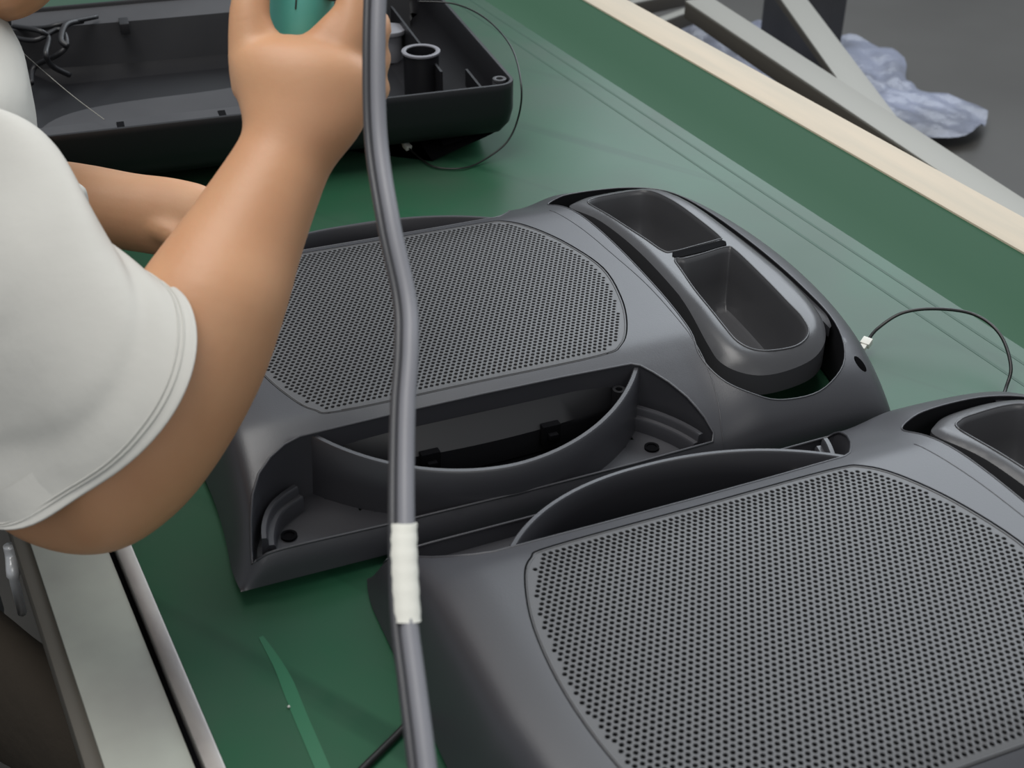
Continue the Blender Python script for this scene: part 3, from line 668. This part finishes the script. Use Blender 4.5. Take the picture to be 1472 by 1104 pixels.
digit([pt(392, 95, .884), pt(378, 72, .883), pt(366, 40, .882)], [px2m(34, .88), px2m(31, .88), px2m(28, .88)], body)
# left arm reaching behind
larm = [ring_px(-75, 70, 1.29, 70, 0, .045), ring_px(-140, 160, 1.30, 68, 15, .045), ring_px(-170, 240, 1.29, 70, 50, .045), ring_px(-120, 280, 1.28, 72, 84, .046), ring_px(-30, 286, 1.27, 70, 88, .043), ring_px(110, 293, 1.25, 59, 92, .038), ring_px(190, 305, 1.25, 56, 96, .034), ring_px(240, 312, 1.25, 57, 98, .028), ring_px(290, 322, 1.25, 55, 98, .022), ring_px(322, 330, 1.25, 40, 98, .014)]
loft(larm, 24, body)
digit([pt(225, 325, 1.235), pt(262, 345, 1.23), pt(290, 375, 1.235), pt(305, 400, 1.25)], [px2m(24, 1.2), px2m(20, 1.2), px2m(16, 1.2), px2m(13, 1.2)], body)
for k in range(4):
    digit([pt(300, 292 + 20 * k, 1.25), pt(345, 296 + 20 * k, 1.25), pt(380, 312 + 19 * k, 1.26), pt(400, 336 + 17 * k, 1.27)], [px2m(15, 1.25), px2m(14, 1.25), px2m(13, 1.25), px2m(11, 1.25)], body)
# torso, neck, head
face = V((.93, .36, 0)).normalized(); side = V((.36, -.93, 0)).normalized(); up = V((0, 0, 1))   # side points to the right arm
nb = pt(-95, -20, 1.08) - face * .015; c0 = nb - up * .045 - face * .015; c1 = nb - up * .10 - face * .055; c2_ = nb - up * .24 - face * .13; hip = nb - face * .21 - up * .50; wst = c2_.lerp(hip, .5) - face * .015
def tr(c, a, b, lean=.35): return (c, side * a, (face - up * lean).normalized() * b)
hc = pt(-52, -150, 1.10)
torso = [tr(hip, .165, .115, 0), tr(wst, .145, .105, .2), tr(c2_, .16, .11), tr(c1, .175, .095), tr(c0, .125, .065), tr(nb + up * .01, .062, .055)]
loft([(c, a * .92, b * .90) for c, a, b in torso] + [tr(nb.lerp(hc, .35), .052, .052), tr(nb.lerp(hc, .7), .052, .055)], 28, body)
hd = (pt(22, -6, 1.08) - hc).normalized()
ball(hc, .092, body, (1.0, .86, 1.15)); ball(hc.lerp(pt(10, -30, 1.09), .6), .062, body, (1, .9, 1)); ball(pt(8, -22, 1.09), .024, body, (1.1, 1.1, .9))
ball(hc + face * .091 - V((0, 0, .014)), .0145, body, (1, .8, 1.6))                       # nose
for s in (-1, 1): ball(hc + side * .080 * s - face * .005 - V((0, 0, .01)), .026, body, (.9, .5, 1.3))   # ears
ball(hc + face * .088 - V((0, 0, .050)), .017, body, (.7, 1.4, .5))
skin = fuse(body, 'body', M['skin'], .0034, person, 5)
for s in (-1, 1):
    g = G(); ball(hc + face * .0775 + side * .030 * s + V((0, 0, .016)), .0085, g, (1, 1.3, .7)); o = g.done('eye', M['hair'], person, smooth=True); o.data.transform(Matrix.Translation(-PI_))
g = G(); ball(hc - face * .024 + V((0, 0, .026)), .097, g, (1.0, .94, 1.08)); hr = fuse(g, 'hair', M['hair'], .006, person, 2)
# shirt
shirt = G()
def sl(cx, cy, d, hp, bx, by, tz, ang=-60):
    a = math.radians(ang); ax = (RGT * math.cos(a) - UPV * math.sin(a)) * px2m(hp, d)
    return (pt(cx, cy, d), ax, RGT * px2m(bx, d) - UPV * px2m(by, d) - FWD * tz)
loft([tr(hip - up * .06, .178, .13, 0)] + [(c, a * 1.05, b * 1.06) for c, a, b in torso[:-1]] + [tr(nb - up * .012, .078, .064)], 32, shirt)
loft([(c1 - side * .05, up * .07, face * .07), ring_px(-70, 60, 1.28, 96, 0, .066), ring_px(-120, 130, 1.28, 96, 10, .066), ring_px(-150, 190, 1.27, 98, 30, .066), ring_px(-110, 250, 1.25, 98, 70, .062)], 24, shirt)
loft([ring_px(-130, 240, 1.25, 95, 75, .062), ring_px(-40, 268, 1.22, 92, 80, .062), ring_px(50, 285, 1.18, 84, 85, .052), ring_px(92, 300, 1.16, 75, 86, .050)], 24, shirt)
loft([(pt(-95, 0, 1.12), RGT * px2m(92, 1.12), -FWD * .05), (pt(-90, 45, 1.10), RGT * px2m(108, 1.10), -FWD * .065), (pt(-86, 105, 1.08), RGT * px2m(122, 1.08), -FWD * .075), (pt(-80, 170, 1.06), RGT * px2m(126, 1.06), -FWD * .075), (pt(-75, 270, 1.05), RGT * px2m(118, 1.05), -FWD * .06)], 28, shirt)
# right shoulder mass under the sleeve
loft([(c1 + side * .02, up * .075, face * .07), (c1 + side * .12, up * .078, face * .078), (c1.lerp(pt(-110, 375, .945), .75), up * .075, face * .075), (pt(-70, 420, .925), up * .072, face * .07)], 24, shirt)
ball(pt(108, 290, 1.00), .012, shirt, (1, 1, 1.4)); 
shirtg = shirt
def rg(c, a, b):
    c, a, b = pt(*c), pt(*a), pt(*b); return c, a - c, b - c
sleeve_rings = [rg((-200, 250, 1.02), (-165, 120, 1.02), (-130, 270, .955)), rg((-125, 335, .93), (-42, 150, .93), (-45, 350, .83)), rg((-42, 385, .885), (50, 210, .885), (58, 408, .79)), rg((16, 470, .855), (110, 312, .855), (138, 500, .765)),
                rg((66, 548, .838), (170, 372, .838), (202, 574, .755)), rg((86, 568, .832), (205, 394, .832), (234, 604, .752))]
# crumple the cotton a little
def crumple(me, amp, sc):
    from mathutils import noise
    n = len(me.vertices); co = np.empty(n * 3, 'f'); no = np.empty(n * 3, 'f'); me.vertices.foreach_get('co', co); me.vertices.foreach_get('normal', no); co = co.reshape(-1, 3); no = no.reshape(-1, 3)
    k = A([noise.noise(V((float(p[0]) * sc, float(p[1]) * sc, float(p[2]) * sc * 1.5))) - 1.2 * abs(noise.noise(V((float(p[0]) * sc * .6 + 3, float(p[1]) * sc * .6, float(p[2]) * sc * 1.9)))) for p in co])
    me.vertices.foreach_set('co', (co + no * (amp * k)[:, None]).ravel()); me.update()
ts = fuse(shirtg, 'shirt', M['cloth'], .0040, person, 10); crumple(ts.data, .006, 9); tag(ts, 'white cotton short-sleeved shirt')
def make_sleeve():
    Cs = catmull([r[0] for r in sleeve_rings], 12, False); As = catmull([r[1] for r in sleeve_rings], 12, False); Bs = catmull([r[2] for r in sleeve_rings], 12, False)
    from mathutils import noise
    n = 96; rows = []; m = len(Cs)
    for i, (c, a_, b_) in enumerate(zip(Cs, As, Bs)):
        for k in range(n):
            t = 2 * math.pi * k / n; q = a_ * math.cos(t) + b_ * math.sin(t); p = c + q
            u = i / (m - 1); f = .0062 * math.sin(3.0 * t + 5 * u + 2.2 * noise.noise(p * 7)) * (1 - .6 * u) * (.4 + abs(noise.noise(p * 5))) * 1.6 - .0035 * math.exp(-((u - .62 - .10 * math.sin(t)) / .05) ** 2) + .0030 * noise.noise(p * 16)
            if i >= m - 3: f += .0012
            rows.append(p + q.normalized() * f)
    d = (Cs[-1] - Cs[-3]).normalized()
    for kk, (sc, off) in enumerate(((.992, .0016), (.975, .0012), (.965, -.004), (.94, -.03))):       # rolled hem turning inside
        rows += [Cs[-1] + (rows[(m - 1) * n + k] - Cs[-1]) * sc + d * off for k in range(n)]
    m += 4
    fs = [(i * n + k, i * n + (k + 1) % n, (i + 1) * n + (k + 1) % n, (i + 1) * n + k) for i in range(m - 1) for k in range(n)]
    return mesh('sleeve', [p - PI_ for p in rows], fs, M['cloth'], ts), rows, n, m - 4
slv, srows, sn, sm = make_sleeve()
# hem stitch and hem edge of the sleeve
for back in (6, 8):
    P = []
    for k in range(sn):
        i = sm - 1 - back; c0 = sum((srows[i * sn + q] for q in range(sn)), V((0, 0, 0))) / sn; P.append(c0 + (srows[i * sn + k] - c0) * 1.003 - PI_)
    tube('hem_stitch', P + [P[0]], .0006, M['cloth'], slv, 5)
# trousers and shoes
tro = G()
for s in (-1, 1):
    h0 = hip + side * .09 * s - V((0, 0, .02)); kn = h0 + (face * .36 + side * .03 * s if s < 0 else (pt(-12, 968, 1.12) - h0).normalized() * .40); an = kn + V((.02, 0, -.44))
    loft([(h0 - face * .09, side * .09, up * .09), (h0, side * .092, up * .09), (h0.lerp(kn, .55), side * .078, up * .078), (kn - face * .03, side * .066, up * .066), (kn + face * .03 - up * .05, side * .06, face * .05 + up * .03), (kn.lerp(an, .3), side * .06, face * .062), (an, side * .055, face * .06)], 20, tro)
loft([tr(hip - up * .09, .17, .12), tr(hip - up * .02, .175, .125), tr(hip + up * .05, .17, .12)], 24, tro)
fuse(tro, 'trousers', M['trouser'], .008, person, 4)
for s in (-1, 1):
    h0 = hip + side * .09 * s; an = h0 + (face * .36 + side * .03 * s if s < 0 else (pt(-12, 968, 1.12) - h0).normalized() * .40) + V((.02, 0, 0)); b0 = V((an.x, an.y, -.75))
    g = G(); loft([(b0 - face * .07 + up * .03, side * .03, up * .028), (b0 + up * .045, side * .038, up * .044), (b0 + face * .10 + up * .032, side * .045, up * .031), (b0 + face * .17 + up * .022, side * .03, up * .02)], 16, g)
    o = g.done('shoe', M['hair'], person, smooth=True); o.data.transform(Matrix.Translation(-PI_))
# stool
sb = V((hip.x - .02, hip.y - .01, -.75)); st = empty('stool', sb, 0, 'metal stool under the seated person, only its bright tube showing at the left edge', 'stool')
g = G(); g.cyl((0, 0), .17, .40, .43, 32); g.done('seat', M['inner'], st, smooth=True, bevel=.008)
for k in range(4):
    a = math.pi / 4 + k * math.pi / 2; tube('leg', [(.12 * math.cos(a), .12 * math.sin(a), .40), (.18 * math.cos(a), .18 * math.sin(a), .0)], .011, M['bar'], st, 12)
g = G(); g.add(*tube_geo([(.155 * math.cos(t), .155 * math.sin(t), .15) for t in np.linspace(0, 2 * math.pi, 40)], .007, 8)); g.done('foot_ring', M['bar'], st, smooth=True)
hk = tube('bench_hook', catmull([ptz(14, 784, -.05), ptz(17, 800, -.06), ptz(19, 826, -.07), ptz(25, 852, -.10), ptz(32, 880, -.14)], 6, False), [.0055] * 13 + [.004] * 12, mat('bright_metal', (.8, .8, .8), .3, .3), None, 12)
tag(hk, 'bright bent metal rod beside the metal bench strip below the elbow', 'rod')

# ------------------------------------------------------------------ power tool in the hand
t0, t1 = pt(440, -130, .918), pt(418, 190, .945); ax = (t1 - t0).normalized()
tool = empty('power_screwdriver', t0, 0, 'teal power screwdriver gripped upright in the raised hand', 'power tool')
def onax(k, side_=0): return (t0 + (t1 - t0) * k) - t0
tube('body', [onax(k) for k in (-.5, -.48, -.3, 0, .3, .74, .80)], [.016, .021, .0235, .0245, .024, .0235, .018], M['teal'], tool, 28)
tube('body_seam', [onax(k) + (pt(431, 0, .9) - pt(436, 0, .9225)).normalized() * .0241 for k in (-.3, 0, .3, .44)], .0006, M['cable'], tool, 6)
tube('chuck', [onax(k) for k in (.80, .90, .94)], [.013, .011, .007], M['steel'], tool, 20)
tube('bit', [onax(k) for k in (.94, 1.15)], .003, M['steel'], tool, 10)
tube('trigger', [onax(.18) + (pt(476, 0, .9) - pt(436, 0, .91)).normalized() * .024, onax(.40) + (pt(476, 0, .9) - pt(436, 0, .91)).normalized() * .024], .006, M['cable'], tool, 10)
tail = t0 + onax(-.5)
# ------------------------------------------------------------------ hose with its cable and the white tape
hp = [(tail, None), (pt(455, -400, .86), 0), (pt(520, -430, .80), 0), (pt(552, -250, .79), 0), (pt(545, -80, .79), 0), (pt(540, 60, .78), 0), (pt(543, 200, .77), 0), (pt(561, 320, .75), 0), (pt(584, 430, .735), 0), (pt(587, 500, .72), 0), (pt(582, 580, .705), 0),
      (pt(580, 660, .69), 0), (pt(580, 760, .67), 0), (pt(583, 880, .65), 0), (pt(596, 990, .63), 0), (pt(610, 1104, .61), 0), (pt(622, 1240, .59), 0), (pt(600, 1500, .58), 0)]
hp = [p for p, _ in hp]; P = catmull(hp, 10, False)
ho = empty('air_hose', P[0], 0, 'grey supply hose with a thin cable alongside hanging from the tool to the foreground', 'hose')
def shifted(P, dx, dz): return [p + RGT * dx - FWD * dz - P[0] for p in P]
tube('hose', [p + RGT * (.0012) - P[0] for p in P], .0047, M['hose'], ho, 14)
tag(tube('cable', [p - RGT * .0052 * min(1, i / 30) - FWD * .001 - P[0] for i, p in enumerate(P)], .0026, M['cable'], ho, 10), 'thin dark cable alongside the hose')
cut = [p for p in P[10 * 12 - 1:10 * 13 + 2]]
seg = catmull([pt(580, 752, .671), pt(580, 790, .664), pt(582, 840, .656), pt(585, 893, .648)], 6, False)
g = G(); rows = []; n = 20
for i, p in enumerate(seg):
    k = 1.0 + .03 * math.sin(i * 2.1); rows += [p + RGT * .0070 * k * math.cos(2 * math.pi * j / n) - FWD * .0058 * k * math.sin(2 * math.pi * j / n) - P[0] for j in range(n)]
g.add(rows, [(i * n + j, i * n + (j + 1) % n, (i + 1) * n + (j + 1) % n, (i + 1) * n + j) for i in range(len(seg) - 1) for j in range(n)] + [tuple(range(n))[::-1], tuple((len(seg) - 1) * n + j for j in range(n))])
tag(g.done('tape_wrap', M['tape'], ho, smooth=True), 'white tape wrapped round hose and cable')
